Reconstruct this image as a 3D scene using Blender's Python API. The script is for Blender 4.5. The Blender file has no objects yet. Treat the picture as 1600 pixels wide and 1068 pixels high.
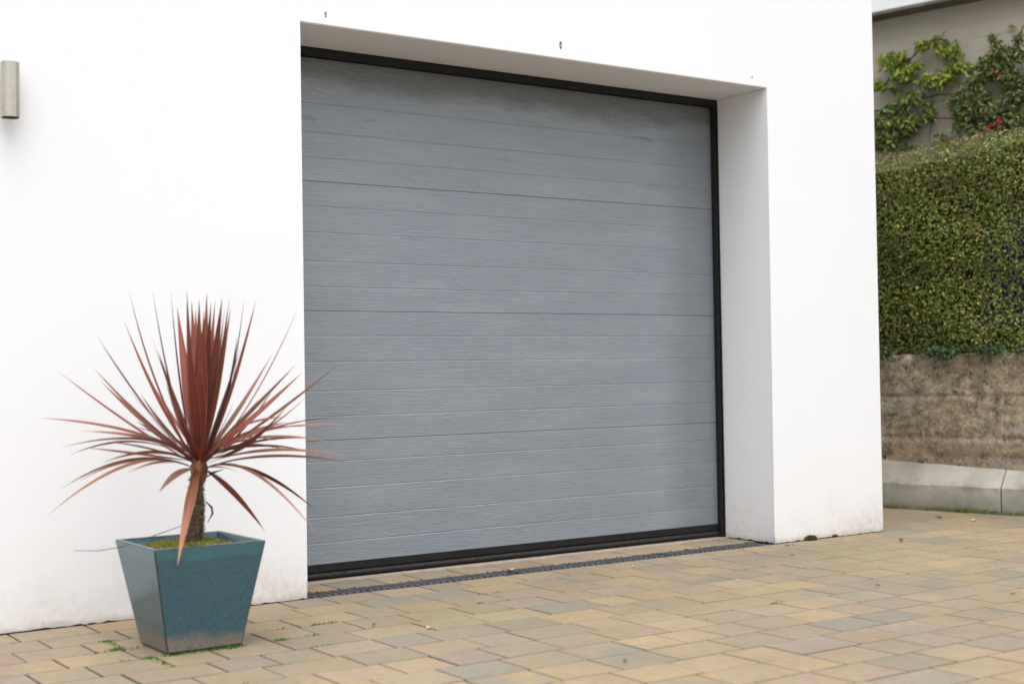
import bpy, bmesh, math, random
import numpy as np
from mathutils import Vector, Matrix
random.seed(7); rng = np.random.default_rng(7)
C = bpy.context.scene.collection
sc = bpy.context.scene

# ---------------------------------------------------------------- camera, sky, sun, exposure
cam = bpy.data.cameras.new('camera'); co = bpy.data.objects.new('camera', cam); C.objects.link(co)
r3 = Vector((0.82413952, -0.56614665, -0.01649314)); u3 = Vector((0.00148452, -0.02696063, 0.99963539)); f3 = Vector((0.5663849, 0.82386351, 0.02137886))
m = Matrix((r3, u3, -f3)).transposed().to_4x4(); m.translation = Vector((-2.44264, -5.01826, 0.88725))
co.matrix_world = m
cam.sensor_width = 36; cam.lens = 2164.21 / 1600 * 36
cam.clip_start = .05; cam.clip_end = 3000
cam.dof.use_dof = True; cam.dof.focus_distance = 6.0; cam.dof.aperture_fstop = 2.1
sc.camera = co
SUN_EL, SUN_AZ = math.radians(70), math.radians(205)      # azimuth: where the light comes from, clockwise from +Y
w = bpy.data.worlds.new('World'); sc.world = w; w.use_nodes = True
nt = w.node_tree; nt.nodes.clear()
sky = nt.nodes.new('ShaderNodeTexSky'); sky.sky_type = 'NISHITA'; sky.sun_disc = False
sky.sun_elevation = SUN_EL; sky.sun_rotation = SUN_AZ; sky.air_density = 1.0; sky.dust_density = 4.0
hs = nt.nodes.new('ShaderNodeHueSaturation'); hs.inputs['Saturation'].default_value = .36
bg = nt.nodes.new('ShaderNodeBackground'); bg.inputs['Strength'].default_value = .15
wo = nt.nodes.new('ShaderNodeOutputWorld')
nt.links.new(sky.outputs[0], hs.inputs['Color']); nt.links.new(hs.outputs[0], bg.inputs[0]); nt.links.new(bg.outputs[0], wo.inputs[0])
sl = bpy.data.lights.new('sun', 'SUN'); sl.energy = 0.9; sl.angle = math.radians(80); sl.color = (1, .995, .985)
so = bpy.data.objects.new('sun', sl); C.objects.link(so)
sdir = Vector((math.sin(SUN_AZ) * math.cos(SUN_EL), math.cos(SUN_AZ) * math.cos(SUN_EL), math.sin(SUN_EL)))
so.rotation_euler = (-sdir).to_track_quat('-Z', 'Y').to_euler(); so.location = (0, -10, 12)
sc.view_settings.view_transform = 'Standard'; sc.view_settings.look = 'None'
sc.view_settings.exposure = 1.0; sc.view_settings.gamma = 1
sc.cycles.max_bounces = 8

# ---------------------------------------------------------------- helpers
class NT:
    """small node-tree builder"""
    def __init__(s, name, rough=.8, spec=.3, metal=0):
        s.m = bpy.data.materials.new(name); s.m.use_nodes = True; s.t = s.m.node_tree
        s.b = s.t.nodes['Principled BSDF']; s.b.inputs['Roughness'].default_value = rough
        s.b.inputs['Specular IOR Level'].default_value = spec; s.b.inputs['Metallic'].default_value = metal
        s.tc = s.t.nodes.new('ShaderNodeTexCoord')
    def n(s, k, **kw):
        x = s.t.nodes.new(k)
        for a, v in kw.items():
            if a in x.inputs: s.put(x.inputs[a], v)
            else: setattr(x, a, v)
        return x
    def put(s, i, v):
        if isinstance(v, bpy.types.NodeSocket): s.t.links.new(v, i)
        else: i.default_value = v
    def coord(s, scale=(1, 1, 1), kind='Object'):
        mp = s.n('ShaderNodeMapping'); s.t.links.new(s.tc.outputs[kind], mp.inputs[0]); mp.inputs['Scale'].default_value = scale
        return mp.outputs[0]
    def noise(s, scale, detail=5, rough=.55, vec=None, dist=0):
        x = s.n('ShaderNodeTexNoise', Scale=scale, Detail=detail, Roughness=rough, Distortion=dist)
        s.t.links.new(vec if vec is not None else s.tc.outputs['Object'], x.inputs['Vector'])
        return x.outputs['Fac']
    def ramp(s, fac, stops):
        x = s.n('ShaderNodeValToRGB'); cr = x.color_ramp
        while len(cr.elements) < len(stops): cr.elements.new(.5)
        for e, (p, c) in zip(cr.elements, stops):
            e.position = p; e.color = (c, c, c, 1) if isinstance(c, (int, float)) else (*c, 1)
        s.t.links.new(fac, x.inputs[0]); return x.outputs[0]
    def mix(s, fac, a, b, mode='MIX'):
        x = s.n('ShaderNodeMixRGB', blend_type=mode)
        s.put(x.inputs[0], fac)
        for i, v in ((1, a), (2, b)):
            s.put(x.inputs[i], v if isinstance(v, bpy.types.NodeSocket) else (*v, 1))
        return x.outputs[0]
    def math(s, op, a, b=0, clamp=False):
        x = s.n('ShaderNodeMath', operation=op, use_clamp=clamp); s.put(x.inputs[0], a); s.put(x.inputs[1], b); return x.outputs[0]
    def xyz(s, kind='Object'):
        x = s.n('ShaderNodeSeparateXYZ'); s.t.links.new(s.tc.outputs[kind], x.inputs[0]); return x.outputs
    def attr(s, name):
        return s.n('ShaderNodeAttribute', attribute_name=name).outputs['Color']
    def color(s, c): s.put(s.b.inputs['Base Color'], c if isinstance(c, bpy.types.NodeSocket) else (*c, 1)); return s
    def bump(s, h, strength=.3, dist=.01):
        x = s.n('ShaderNodeBump', Strength=strength, Distance=dist); s.t.links.new(h, x.inputs['Height'])
        s.t.links.new(x.outputs[0], s.b.inputs['Normal']); return s

def mesh_obj(name, verts, faces, mats, parent=None, smooth=False, fm=None, cols=None):
    me = bpy.data.meshes.new(name); me.from_pydata([tuple(v) for v in verts], [], faces)
    for x in (mats if isinstance(mats, (list, tuple)) else [mats]): me.materials.append(x)
    if fm is not None: me.polygons.foreach_set('material_index', np.asarray(fm, dtype=np.int32))
    if smooth: me.polygons.foreach_set('use_smooth', [True] * len(me.polygons))
    if cols is not None:
        a = me.color_attributes.new('Col', 'FLOAT_COLOR', 'POINT')
        c = np.ones((len(me.vertices), 4), dtype=np.float32); c[:, :3] = cols; a.data.foreach_set('color', c.ravel())
    me.update()
    o = bpy.data.objects.new(name, me); C.objects.link(o)
    if parent is not None: o.parent = parent
    return o

def bm_obj(name, bm, mats, parent=None, smooth=False):
    me = bpy.data.meshes.new(name); bm.normal_update(); bm.to_mesh(me); bm.free()
    for x in (mats if isinstance(mats, (list, tuple)) else [mats]): me.materials.append(x)
    if smooth: me.polygons.foreach_set('use_smooth', [True] * len(me.polygons))
    o = bpy.data.objects.new(name, me); C.objects.link(o)
    if parent is not None: o.parent = parent
    return o

def tag(o, label, cat, group=None, kind=None):
    if label: o['label'] = label
    if cat: o['category'] = cat
    if group: o['group'] = group
    if kind: o['kind'] = kind
    return o

def empty(name, loc=(0, 0, 0), rz=0):
    o = bpy.data.objects.new(name, None); C.objects.link(o); o.location = loc; o.rotation_euler = (0, 0, rz); o.empty_display_size = .1
    return o

def box(bm, x0, x1, y0, y1, z0, z1, bev=0):
    r = bmesh.ops.create_cube(bm, size=1)
    for v in r['verts']:
        v.co = Vector(((x0 + x1) / 2 + v.co.x * (x1 - x0), (y0 + y1) / 2 + v.co.y * (y1 - y0), (z0 + z1) / 2 + v.co.z * (z1 - z0)))
    if bev:
        es = list({e for v in r['verts'] for e in v.link_edges})
        bmesh.ops.bevel(bm, geom=es, offset=bev, segments=2, affect='EDGES', clamp_overlap=True)

def tube(bm, pts, radii, n=7, cap=True):
    pts = [Vector(p) for p in pts]; rings = []
    for i, p in enumerate(pts):
        t = (pts[min(i + 1, len(pts) - 1)] - pts[max(i - 1, 0)]).normalized()
        a = t.cross(Vector((.31, .95, .07))).normalized(); b = t.cross(a)
        r = radii[i] if isinstance(radii, (list, tuple)) else radii
        rings.append([bm.verts.new(p + (a * math.cos(q) + b * math.sin(q)) * r) for q in [2 * math.pi * k / n for k in range(n)]])
    for A, B in zip(rings, rings[1:]):
        for k in range(n): bm.faces.new((A[k], A[(k + 1) % n], B[(k + 1) % n], B[k]))
    if cap:
        bm.faces.new(rings[0][::-1]); bm.faces.new(rings[-1])

def leaves_mesh(name, P, N, T, L, W, cols, mat, parent=None, fold=.25, curl=.15):
    """many small leaves: P base, N normal, T direction (unit), L length, W half-width"""
    n = len(P); N = N / np.linalg.norm(N, axis=1)[:, None]; T = T - N * np.sum(T * N, 1)[:, None]; T = T / (np.linalg.norm(T, axis=1)[:, None] + 1e-9)
    B = np.cross(N, T); L = L[:, None]; W = W[:, None]
    V = np.stack([P, P + T * L * .3 + B * W * .9 + N * W * fold, P + T * L * .68 + B * W * .75 + N * (W * fold - L * curl * .5),
                  P + T * L - N * L * curl, P + T * L * .68 - B * W * .75 + N * (W * fold - L * curl * .5), P + T * L * .3 - B * W * .9 + N * W * fold], 1).reshape(-1, 3)
    i = np.arange(n)[:, None] * 6
    F = np.concatenate([i + np.array([0, 1, 2, 3]), i + np.array([0, 3, 4, 5])], 0)
    me = bpy.data.meshes.new(name)
    me.vertices.add(len(V)); me.vertices.foreach_set('co', V.astype(np.float32).ravel())
    me.loops.add(F.size); me.loops.foreach_set('vertex_index', F.astype(np.int32).ravel())
    me.polygons.add(len(F)); me.polygons.foreach_set('loop_start', np.arange(0, F.size, 4, dtype=np.int32))
    me.update(calc_edges=True)
    a = me.color_attributes.new('Col', 'FLOAT_COLOR', 'POINT')
    c = np.ones((len(V), 4), dtype=np.float32); c[:, :3] = np.repeat(cols, 6, axis=0); a.data.foreach_set('color', c.ravel())
    me.materials.append(mat)
    o = bpy.data.objects.new(name, me); C.objects.link(o)
    if parent is not None: o.parent = parent
    return o

def rvec(n):
    v = rng.normal(size=(n, 3)); return v / np.linalg.norm(v, axis=1)[:, None]

# ---------------------------------------------------------------- materials
def render_mat():
    k = NT('white_render', .85, .25)
    z = k.xyz()[2]
    n1 = k.noise(3.2, 6, .6); n2 = k.noise(38, 6, .7)
    h = k.math('ADD', z, k.math('MULTIPLY', k.math('SUBTRACT', n1, .5), .45))
    low = k.ramp(h, [(0, 1.0), (.06, .55), (.20, .16), (.5, 0)])
    fine = k.ramp(n2, [(.35, .35), (.7, 1)])
    f = k.math('MULTIPLY', low, fine)
    base = k.mix(k.ramp(k.noise(.9, 4), [(.3, 0), (.7, .5)]), (.765, .775, .782), (.727, .738, .752))
    col = k.mix(k.math('MULTIPLY', f, .75), base, (.50, .40, .31))
    # thin dark dirt right at the foot, and a few faint specks
    foot = k.math('MULTIPLY', k.ramp(k.math('ADD', z, k.math('MULTIPLY', k.noise(16, 4), .05)), [(0, 1), (.03, .9), (.055, 0)]), .4)
    col = k.mix(foot, col, (.30, .25, .17))
    sp = k.ramp(k.noise(55, 2, .4), [(.74, 0), (.77, .35)])
    col = k.mix(sp, col, (.45, .42, .38))
    k.color(col); hh = k.mix(.5, k.mix(.35, k.noise(190, 3), k.noise(14, 5)), k.noise(2.5, 4, .5))
    return k.bump(hh, .35, .004).m

def door_mat():
    k = NT('embossed_grey_steel', .3, 1.0)
    v = k.coord((2.6, 1, 34)); g = k.noise(4.0, 6, .6, v, .55)
    v2 = k.coord((5, 1, 150)); g2 = k.noise(3.0, 4, .65, v2, .15)
    hgt = k.math('ADD', k.math('MULTIPLY', g, 2.2), k.math('MULTIPLY', g2, 1.1))
    dirt = k.ramp(k.noise(2.2, 6, .7, k.coord((.7, 1, 4))), [(.42, 0), (.75, 1)])
    col = k.mix(dirt, (.188, .217, .245), (.228, .258, .286))
    # soffit and reveal reflections painted dark under the lintel and beside the right jamb
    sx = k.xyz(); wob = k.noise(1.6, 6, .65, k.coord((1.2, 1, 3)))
    refl = k.ramp(k.math('SUBTRACT', k.math('ADD', sx[2], k.math('MULTIPLY', wob, .30)), 1.9), [(.35, 0), (.44, 1)])
    refl_r = k.math('MULTIPLY', k.ramp(k.math('SUBTRACT', k.math('ADD', sx[0], k.math('MULTIPLY', wob, .3)), 2.0), [(.34, 0), (.52, 1)]), .42)
    refl = k.math('MAXIMUM', refl, refl_r)
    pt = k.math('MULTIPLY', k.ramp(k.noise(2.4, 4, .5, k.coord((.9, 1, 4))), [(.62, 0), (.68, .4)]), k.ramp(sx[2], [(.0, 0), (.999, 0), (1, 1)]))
    refl = k.math('MAXIMUM', refl, k.math('MULTIPLY', pt, k.ramp(k.math('SUBTRACT', sx[2], 1.0), [(.65, 0), (.95, 1)])))
    col = k.mix(refl, col, (.085, .092, .094))
    col = k.mix(k.math('MULTIPLY', k.ramp(g2, [(.5, 0), (.75, 1)]), .2), col, (.38, .41, .43))
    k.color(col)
    k.put(k.b.inputs['Roughness'], k.ramp(k.noise(5, 5, .6, k.coord((1, 1, 3))), [(.3, .13), (.7, .22)]))
    return k.bump(hgt, .42, .0022).m

def simple(name, c, rough=.6, spec=.4, metal=0, n=None, amt=.25, bump=0, bscale=60):
    k = NT(name, rough, spec, metal)
    if n: k.color(k.mix(k.ramp(k.noise(n, 6, .65), [(.35, 0), (.7, 1)]), tuple(x * (1 - amt) for x in c), tuple(min(x * (1 + amt), .95) for x in c)))
    else: k.color(c)
    if bump: k.bump(k.noise(bscale, 5, .65), bump, .004)
    return k.m

def paver_mat():
    k = NT('concrete_block_paving', .85, .25)
    a = k.attr('Col'); b = k.attr('Alt')
    n = k.noise(5.5, 5, .6)
    col = k.mix(k.ramp(n, [(.42, 0), (.58, 1)]), a, b)
    fine = k.noise(220, 3, .6)
    col = k.mix(.6, col, k.mix(fine, (.50, .49, .47), (1.15, 1.15, 1.15)), 'MULTIPLY')
    col = k.mix(.55, col, k.mix(k.ramp(k.noise(24, 5, .7), [(.3, 0), (.7, 1)]), (.72, .70, .68), (1.08, 1.08, 1.08)), 'MULTIPLY')
    # green algae film and grey traffic grime, in wide patches
    alg = k.ramp(k.noise(.55, 5, .6), [(.50, 0), (.72, .32)])
    col = k.mix(alg, col, (.20, .19, .085))
    gr = k.ramp(k.noise(1.3, 6, .7), [(.42, 0), (.75, .5)])
    col = k.mix(gr, col, (.13, .112, .088))
    sp = k.ramp(k.noise(45, 3, .5), [(.70, 0), (.74, .5)])
    col = k.mix(sp, col, (.13, .10, .07))
    k.color(col)
    return k.bump(k.mix(.5, k.noise(260, 3), k.noise(30, 4)), .5, .003).m

def leaf_mat(name, rough=.45, trans=.25, spec=.4):
    k = NT(name, rough, spec); c = k.attr('Col')
    c = k.mix(.35, c, k.mix(k.noise(60, 3), (.6, .6, .6), (1.25, 1.25, 1.2)), 'MULTIPLY')
    k.color(c)
    tr = k.n('ShaderNodeBsdfTranslucent'); k.put(tr.inputs[0], c)
    mx = k.n('ShaderNodeMixShader'); mx.inputs[0].default_value = trans
    k.t.links.new(k.b.outputs[0], mx.inputs[1]); k.t.links.new(tr.outputs[0], mx.inputs[2])
    k.t.links.new(mx.outputs[0], k.t.nodes['Material Output'].inputs[0])
    return k.m

def glaze_mat():
    k = NT('teal_glaze', .16, .6); z = k.xyz()[2]; x, y, _ = k.xyz()
    n = k.noise(120, 5, .7); n2 = k.noise(7, 5, .65)
    col = k.mix(k.ramp(n, [(.3, 0), (.7, 1)]), (.020, .066, .090), (.040, .108, .134))
    col = k.mix(k.ramp(k.noise(320, 2), [(.55, 0), (.7, .5)]), col, (.11, .22, .235))
    drip = k.ramp(k.math('ADD', z, k.math('MULTIPLY', n2, .06)), [(.335, 0), (.345, .35), (.37, .3)])
    col = k.mix(drip, col, (.05, .19, .21))
    bare = k.ramp(k.math('ADD', k.math('ADD', z, k.math('MULTIPLY', k.noise(5, 4), .10)), k.math('MULTIPLY', k.noise(170, 5, .85), .11)), [(.145, .95), (.180, 0)])
    col = k.mix(k.math('MULTIPLY', k.math('MULTIPLY', bare, k.ramp(k.noise(130, 4, .7), [(.38, .25), (.52, 1)])), .9), col, (.22, .155, .105))
    k.color(col); k.put(k.b.inputs['Roughness'], k.ramp(bare, [(0, .22), (1, .8)]))
    return k.bump(k.mix(.5, k.noise(90, 3), k.noise(9, 3)), .12, .003).m

def old_wall_mat():
    k = NT('weathered_rubble_concrete', .95, .15)
    z = k.xyz()[2]
    a = k.noise(2.6, 8, .72, k.coord((.8, 1, 2.6))); b = k.noise(13, 7, .75); c = k.noise(1.1, 4)
    col = k.ramp(b, [(.32, (.06, .045, .03)), (.44, (.20, .155, .10)), (.56, (.36, .29, .195)), (.68, (.60, .53, .41))])
    col = k.mix(k.ramp(a, [(.45, 0), (.65, .65)]), col, (.27, .215, .13))
    col = k.mix(k.math('MULTIPLY', k.ramp(a, [(.40, 1), (.5, 0)]), k.ramp(c, [(.45, 0), (.6, .7)])), col, (.36, .345, .30))
    col = k.mix(k.ramp(k.noise(48, 4, .75), [(.56, 0), (.66, .6)]), col, (.58, .54, .46))
    col = k.mix(k.ramp(k.noise(30, 5, .75), [(.34, .9), (.42, 0)]), col, (.035, .028, .02))
    rd = k.ramp(k.math('ADD', z, k.math('MULTIPLY', c, .4)), [(.52, .7), (.62, 0)])
    col = k.mix(k.math('MULTIPLY', rd, k.ramp(b, [(.5, 0), (.65, 1)])), col, (.33, .18, .11))
    gy = k.n('ShaderNodeHueSaturation', Saturation=1.0); k.t.links.new(col, gy.inputs['Color']); col = gy.outputs[0]
    zz = k.math('ADD', z, k.math('MULTIPLY', k.noise(4, 4), .02))
    for zl in (.712, .457):
        ln = k.ramp(k.math('ABSOLUTE', k.math('SUBTRACT', zz, zl)), [(.003, 1), (.010, 0)])
        col = k.mix(k.math('MULTIPLY', ln, k.ramp(k.noise(3, 3), [(.36, .05), (.62, .6)])), col, (.07, .058, .04))
    k.color(col)
    return k.bump(k.mix(.4, b, k.noise(55, 5, .7)), .9, .02).m

def footing_mat():
    k = NT('grey_cast_concrete', .9, .2); z = k.xyz()[2]
    a = k.noise(3.5, 6, .65); b = k.noise(170, 3, .6)
    col = k.mix(k.ramp(a, [(.35, 0), (.65, 1)]), (.30, .28, .235), (.46, .44, .385))
    col = k.mix(.5, col, k.mix(b, (.55, .55, .55), (1.1, 1.1, 1.1)), 'MULTIPLY')
    low = k.ramp(k.math('ADD', z, k.math('MULTIPLY', k.noise(9, 5), .08)), [(.04, .9), (.075, .35), (.16, 0)])
    col = k.mix(low, col, (.085, .095, .03))
    gg = k.math('MULTIPLY', k.ramp(z, [(.10, 0), (.14, 1), (.155, 1), (.20, 0)]), k.ramp(k.noise(11, 4), [(.5, 0), (.65, .5)]))
    col = k.mix(gg, col, (.16, .15, .15))
    k.color(col); return k.bump(k.mix(.5, b, k.noise(22, 5)), .5, .006).m

def block_wall_mat():
    k = NT('old_blockwork', .95, .15)
    sx = k.xyz(); cb = k.n('ShaderNodeCombineXYZ'); k.put(cb.inputs[0], sx[0]); k.put(cb.inputs[1], sx[2])
    nz = k.n('ShaderNodeTexNoise', Scale=3.0); k.t.links.new(cb.outputs[0], nz.inputs['Vector'])
    ad = k.n('ShaderNodeVectorMath', operation='MULTIPLY_ADD'); k.t.links.new(nz.outputs['Color'], ad.inputs[0]); ad.inputs[1].default_value = (.012, .012, 0); k.t.links.new(cb.outputs[0], ad.inputs[2])
    br = k.n('ShaderNodeTexBrick', **{'Scale': 1.0, 'Mortar Size': .007, 'Mortar Smooth': .4, 'Brick Width': .33, 'Row Height': .103, 'Bias': 0.0})
    br.inputs['Color1'].default_value = (.51, .465, .365, 1); br.inputs['Color2'].default_value = (.53, .485, .39, 1); br.inputs['Mortar'].default_value = (.49, .45, .355, 1)
    k.t.links.new(ad.outputs[0], br.inputs['Vector'])
    col = k.mix(k.ramp(k.noise(2.2, 6, .65), [(.4, 0), (.7, .55)]), br.outputs['Color'], (.38, .34, .25))
    col = k.mix(.5, col, k.mix(k.noise(80, 4, .7), (.65, .65, .65), (1.1, 1.1, 1.1)), 'MULTIPLY')
    k.color(col)
    mort = k.ramp(br.outputs['Fac'], [(0, 1), (1, 0)])
    mort = k.mix(k.ramp(k.noise(2.5, 3), [(.35, .75), (.6, 0)]), mort, (1, 1, 1))
    return k.bump(k.mix(.35, mort, k.noise(70, 5, .7)), .35, .005).m

M = dict(
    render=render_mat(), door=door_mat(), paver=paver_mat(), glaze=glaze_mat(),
    black=simple('black_rubber_and_aluminium', (.011, .011, .011), .5, .3, n=30, amt=.4),
    rubber=simple('dusty_black_rubber', (.022, .021, .02), .6, .3, n=90, amt=.8, bump=.3, bscale=120),
    steel=simple('brushed_stainless_steel', (.50, .455, .38), .30, .5, 1, n=9, amt=.12),
    lens=simple('dark_lamp_glass', (.02, .025, .04), .1, .6),
    sand=simple('joint_sand_with_dirt', (.050, .040, .026), .95, .1, n=12, amt=.5, bump=.6, bscale=200),
    thresh=simple('pale_concrete_strip', (.36, .30, .24), .9, .2, n=14, amt=.18, bump=.3, bscale=150),
    drain=simple('dark_grey_plastic_grating', (.075, .078, .086), .5, .4, n=70, amt=.5, bump=.2),
    dark=simple('dark_void', (.01, .01, .009), .9, .1),
    edge=simple('dark_glaze_edge', (.030, .045, .048), .25, .5, n=50, amt=.5),
    soil=simple('dark_soil', (.035, .025, .016), .95, .1, n=20, amt=.5, bump=.8, bscale=60),
    moss=leaf_mat('moss', .9, .2, .1), leaf=leaf_mat('broad_leaf', .42, .25), cord=leaf_mat('strap_leaf', .48, .16, .3),
    bark=simple('fibrous_bark', (.13, .090, .055), .95, .15, n=40, amt=.55, bump=1, bscale=110),
    twig=simple('brown_twig', (.16, .105, .065), .9, .2, n=20, amt=.4),
    branch=simple('grey_brown_branch', (.055, .042, .034), .9, .2, n=25, amt=.4, bump=.5),
    rubble=old_wall_mat(), footing=footing_mat(), blockwork=block_wall_mat(),
    berry=simple('red_berry', (.30, .02, .012), .3, .5),
    blue=simple('blue_plastic_netting', (.03, .05, .25), .6, .3),
    fascia=simple('off_white_coping_paint', (.82, .82, .81), .8, .2, n=3, amt=.04),
    coping=simple('weathered_grey_coping', (.17, .155, .12), .9, .2, n=6, amt=.3, bump=.4),
    bankearth=simple('bank_earth', (.10, .08, .05), .95, .1, n=4, amt=.4, bump=.8, bscale=12),
    bounce_ground=simple('far_ground', (.36, .345, .31), .95, .1, n=.6, amt=.3, bump=.5, bscale=30),  # unseen ground beyond the paving, made pale to bounce light onto the soffit
    crack=simple('dark_wall_foot_gap', (.045, .035, .025), .95, .1, n=60, amt=.6),
    rust=simple('rusty_screw', (.09, .05, .035), .8, .3, n=200, amt=.5),
    plug=simple('pale_plastic_plug', (.55, .50, .45), .6, .3),
)

RC=(-0.6940,-0.6281,0.6032)
LEAVES=[(-0.45,0.205,0.154,0.07,26,'m'),(-0.353,0.325,0.302,-0.02,20,'m'),(-0.426,0.042,0.066,0.12,20,'t'),(-0.282,0.434,0.021,0.14,18,'t'),(-0.331,-0.056,0.019,0.13,22,'o'),(-0.258,0.463,-0.073,0.12,18,'t'),(-0.449,0.015,-0.06,0.17,22,'o'),(-0.453,0.14,-0.15,0.22,18,'o'),(-0.313,0.042,0.408,-0.03,28,'m'),(-0.191,0.385,0.265,0.03,22,'m'),(-0.285,-0.163,0.243,0.02,24,'o'),(-0.154,0.254,0.465,-0.04,22,'m'),(-0.182,0.125,0.562,-0.05,20,'m'),(-0.118,0.081,0.557,-0.04,16,'d'),(-0.062,0.068,0.554,-0.04,12,'d'),(-0.024,0.433,0.297,0.0,26,'o'),(-0.204,-0.29,0.259,0.0,34,'m'),(0.011,0.206,0.511,-0.01,38,'m'),(-0.045,-0.027,0.553,-0.01,36,'m'),(0.027,0.116,0.527,0,34,'m'),(-0.038,-0.112,0.518,0,36,'m'),(0.057,0.058,0.551,0,40,'m'),(-0.022,-0.169,0.508,0,38,'m'),(0.101,0.095,0.534,0,40,'m'),(0.015,-0.169,0.52,0.01,36,'m'),(0.121,0.062,0.506,0.01,34,'m'),(0.043,-0.16,0.521,0.02,30,'m'),(0.153,0.087,0.507,0.01,36,'m'),(-0.051,-0.181,0.478,0,42,'m'),(0.049,0.138,0.501,0,36,'m'),(0.156,-0.016,0.53,0.05,14,'d'),(0.177,-0.061,0.52,0.02,34,'m'),(0.268,-0.184,0.492,0.05,30,'m'),(0.317,0.116,0.354,-0.02,38,'l'),(0.161,-0.385,0.307,0.0,34,'l'),(0.365,-0.01,0.284,-0.01,26,'m'),(0.338,-0.329,0.309,0.02,22,'o'),(0.402,0.032,0.204,-0.08,12,'t'),(0.094,-0.474,0.19,-0.1,18,'m'),(0.483,-0.094,0.133,-0.1,18,'t'),(0.308,-0.427,0.12,-0.1,16,'t'),(0.408,0.029,0.1,-0.12,14,'d'),(0.229,-0.46,0.072,-0.1,16,'t'),(0.286,-0.438,0.027,-0.08,18,'o'),(0.349,-0.403,-0.001,-0.08,22,'o'),(0.413,-0.022,-0.184,-0.16,26,'m'),(0.216,-0.434,-0.219,-0.2,16,'t'),(0.273,0.09,-0.255,-0.06,40,'s'),(0.017,-0.297,-0.02,-0.06,42,'l'),(-0.226,-0.237,-0.071,0.1,40,'l'),(-0.172,-0.246,-0.299,0.03,40,'o'),(0.015,-0.386,0.159,-0.02,44,'m'),(-0.056,-0.156,0.337,0,56,'m'),(0.144,0.17,0.416,0,40,'m'),(-0.14,-0.28,0.396,0,38,'m'),(0.2,0.124,0.375,0.01,36,'m'),(-0.195,-0.17,0.356,-0.02,26,'m'),(-0.081,0.37,0.109,0.08,22,'m'),(0.093,-0.449,0.151,-0.1,20,'m'),(-0.144,0.427,0.062,0.1,20,'t'),(-0.291,-0.142,-0.012,0.12,18,'t'),(0.382,0.152,0.017,-0.1,20,'t'),(0.087,-0.395,0.079,-0.1,18,'m'),(0.417,0.06,0.014,-0.1,16,'t'),(-0.272,-0.257,0.187,0.04,24,'m'),(0.089,0.147,0.454,0,40,'d'),(0.103,0.118,0.469,0,40,'d'),(0.391,0.023,0.061,-0.1,16,'m')]
LIME=[(-412,3118,44),(-362,3096,44),(-311,3125,35),(-339,3013,44),(-279,2989,44),(-238,3029,35),(-189,3045,30),(-155,3192,30),(-107,3184,26),(-52,3211,26),(0,3175,30),(27,3115,35),(80,3115,35),(112,3078,35),(115,3009,30),(53,2997,26),(-6,2937,39),(-55,2922,39),(-108,2921,35),(-152,2937,26),(-503,2953,26),(-453,2936,22),(101,2989,26),(66,2935,30),(171,2978,26),(218,2957,30),(264,2963,26)]
MID=[(-294,2793,35),(-259,2811,39),(-209,2813,35),(-169,2821,26),(-396,2760,35),(-436,2756,26),(-361,2732,30),(-122,2768,26),(-98,2728,30),(-80,2693,30),(-100,2673,26),(-363,2662,39),(-414,2645,39),(-313,2646,35),(-277,2674,35),(-248,2623,39),(-274,2580,30),(-213,2642,35),(-489,2702,35),(-501,2633,35),(-441,2555,44),(-391,2516,39),(-483,2513,39),(-350,2567,30),(-292,2466,26),(-218,2466,26),(-21,2502,26),(11,2466,26),(50,2479,26),(-33,2444,22),(-357,2905,22),(-322,2881,17)]
DARK=[(329,2991,39),(374,2961,44),(420,2998,39),(444,3039,39),(409,3080,26),(466,3013,35),(500,2963,35),(350,2921,39),(395,2891,35),(441,2928,39),(488,3022,30),(533,3032,26),(578,3016,26),(608,2976,26),(303,2883,30),(233,2872,30),(256,2846,26),(475,2856,35),(529,2870,35),(573,2819,39),(483,2789,30),(184,2767,39),(137,2773,35),(103,2733,35),(159,2702,35),(206,2718,39),(253,2734,35),(323,2746,39),(298,2683,39),(367,2673,39),(251,2658,35),(204,2638,35),(180,2587,30),(342,2610,39),(411,2609,39),(457,2660,39),(503,2698,39),(548,2735,44),(592,2707,44),(524,2629,44),(576,2600,44),(477,2569,39),(544,2538,39),(596,2509,35),(409,2534,35),(341,2543,35),(239,2547,26),(401,3135,17),(383,3160,17),(427,3104,17),(580,3126,22),(570,3083,17),(121,2676,26),(143,2628,26),(108,2551,22),(294,2504,26)]
BRANCH=[[(-608,2924),(-504,2918),(-447,2948),(-390,3009),(-338,3058),(-287,3092),(-231,3111),(-196,3142),(-161,3169),(-96,3195),(-33,3211),(39,3199),(95,3130),(117,3049),(124,2943),(126,2851)],[(-4,3206),(27,3265)],[(-612,2757),(-529,2765),(-405,2776),(-329,2803),(-229,2812),(-120,2810),(-33,2816),(134,2800),(206,2826),(239,2843),(299,2848),(414,2853),(593,2847),(940,2879)],[(-81,2804),(-84,2685),(-103,2517),(-118,2311)],[(-615,2653),(-460,2633),(-308,2622),(-208,2632),(-134,2645),(-13,2647),(130,2624),(223,2588),(337,2506),(400,2297)],[(128,2942),(186,2965),(279,2986),(350,3028),(427,3033),(554,3043),(817,3072)],[(-478,2943),(-402,2917),(-332,2883),(-253,2839)],[(367,3187),(398,3128),(455,3038)],[(593,3200),(564,3116),(554,3047)],[(-237,3107),(-239,3014),(-231,2929)],[(418,3035),(459,2823),(498,2596),(534,2238)],[(229,2845),(156,2733),(128,2556),(98,2287)],[(-518,2356),(-485,2636),(-457,2764)]]
BERRY=[(397,2513),(379,2506),(452,2549),(451,2523),(433,2517),(465,2539),(469,2859),(447,2876),(239,2596)]


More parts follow.
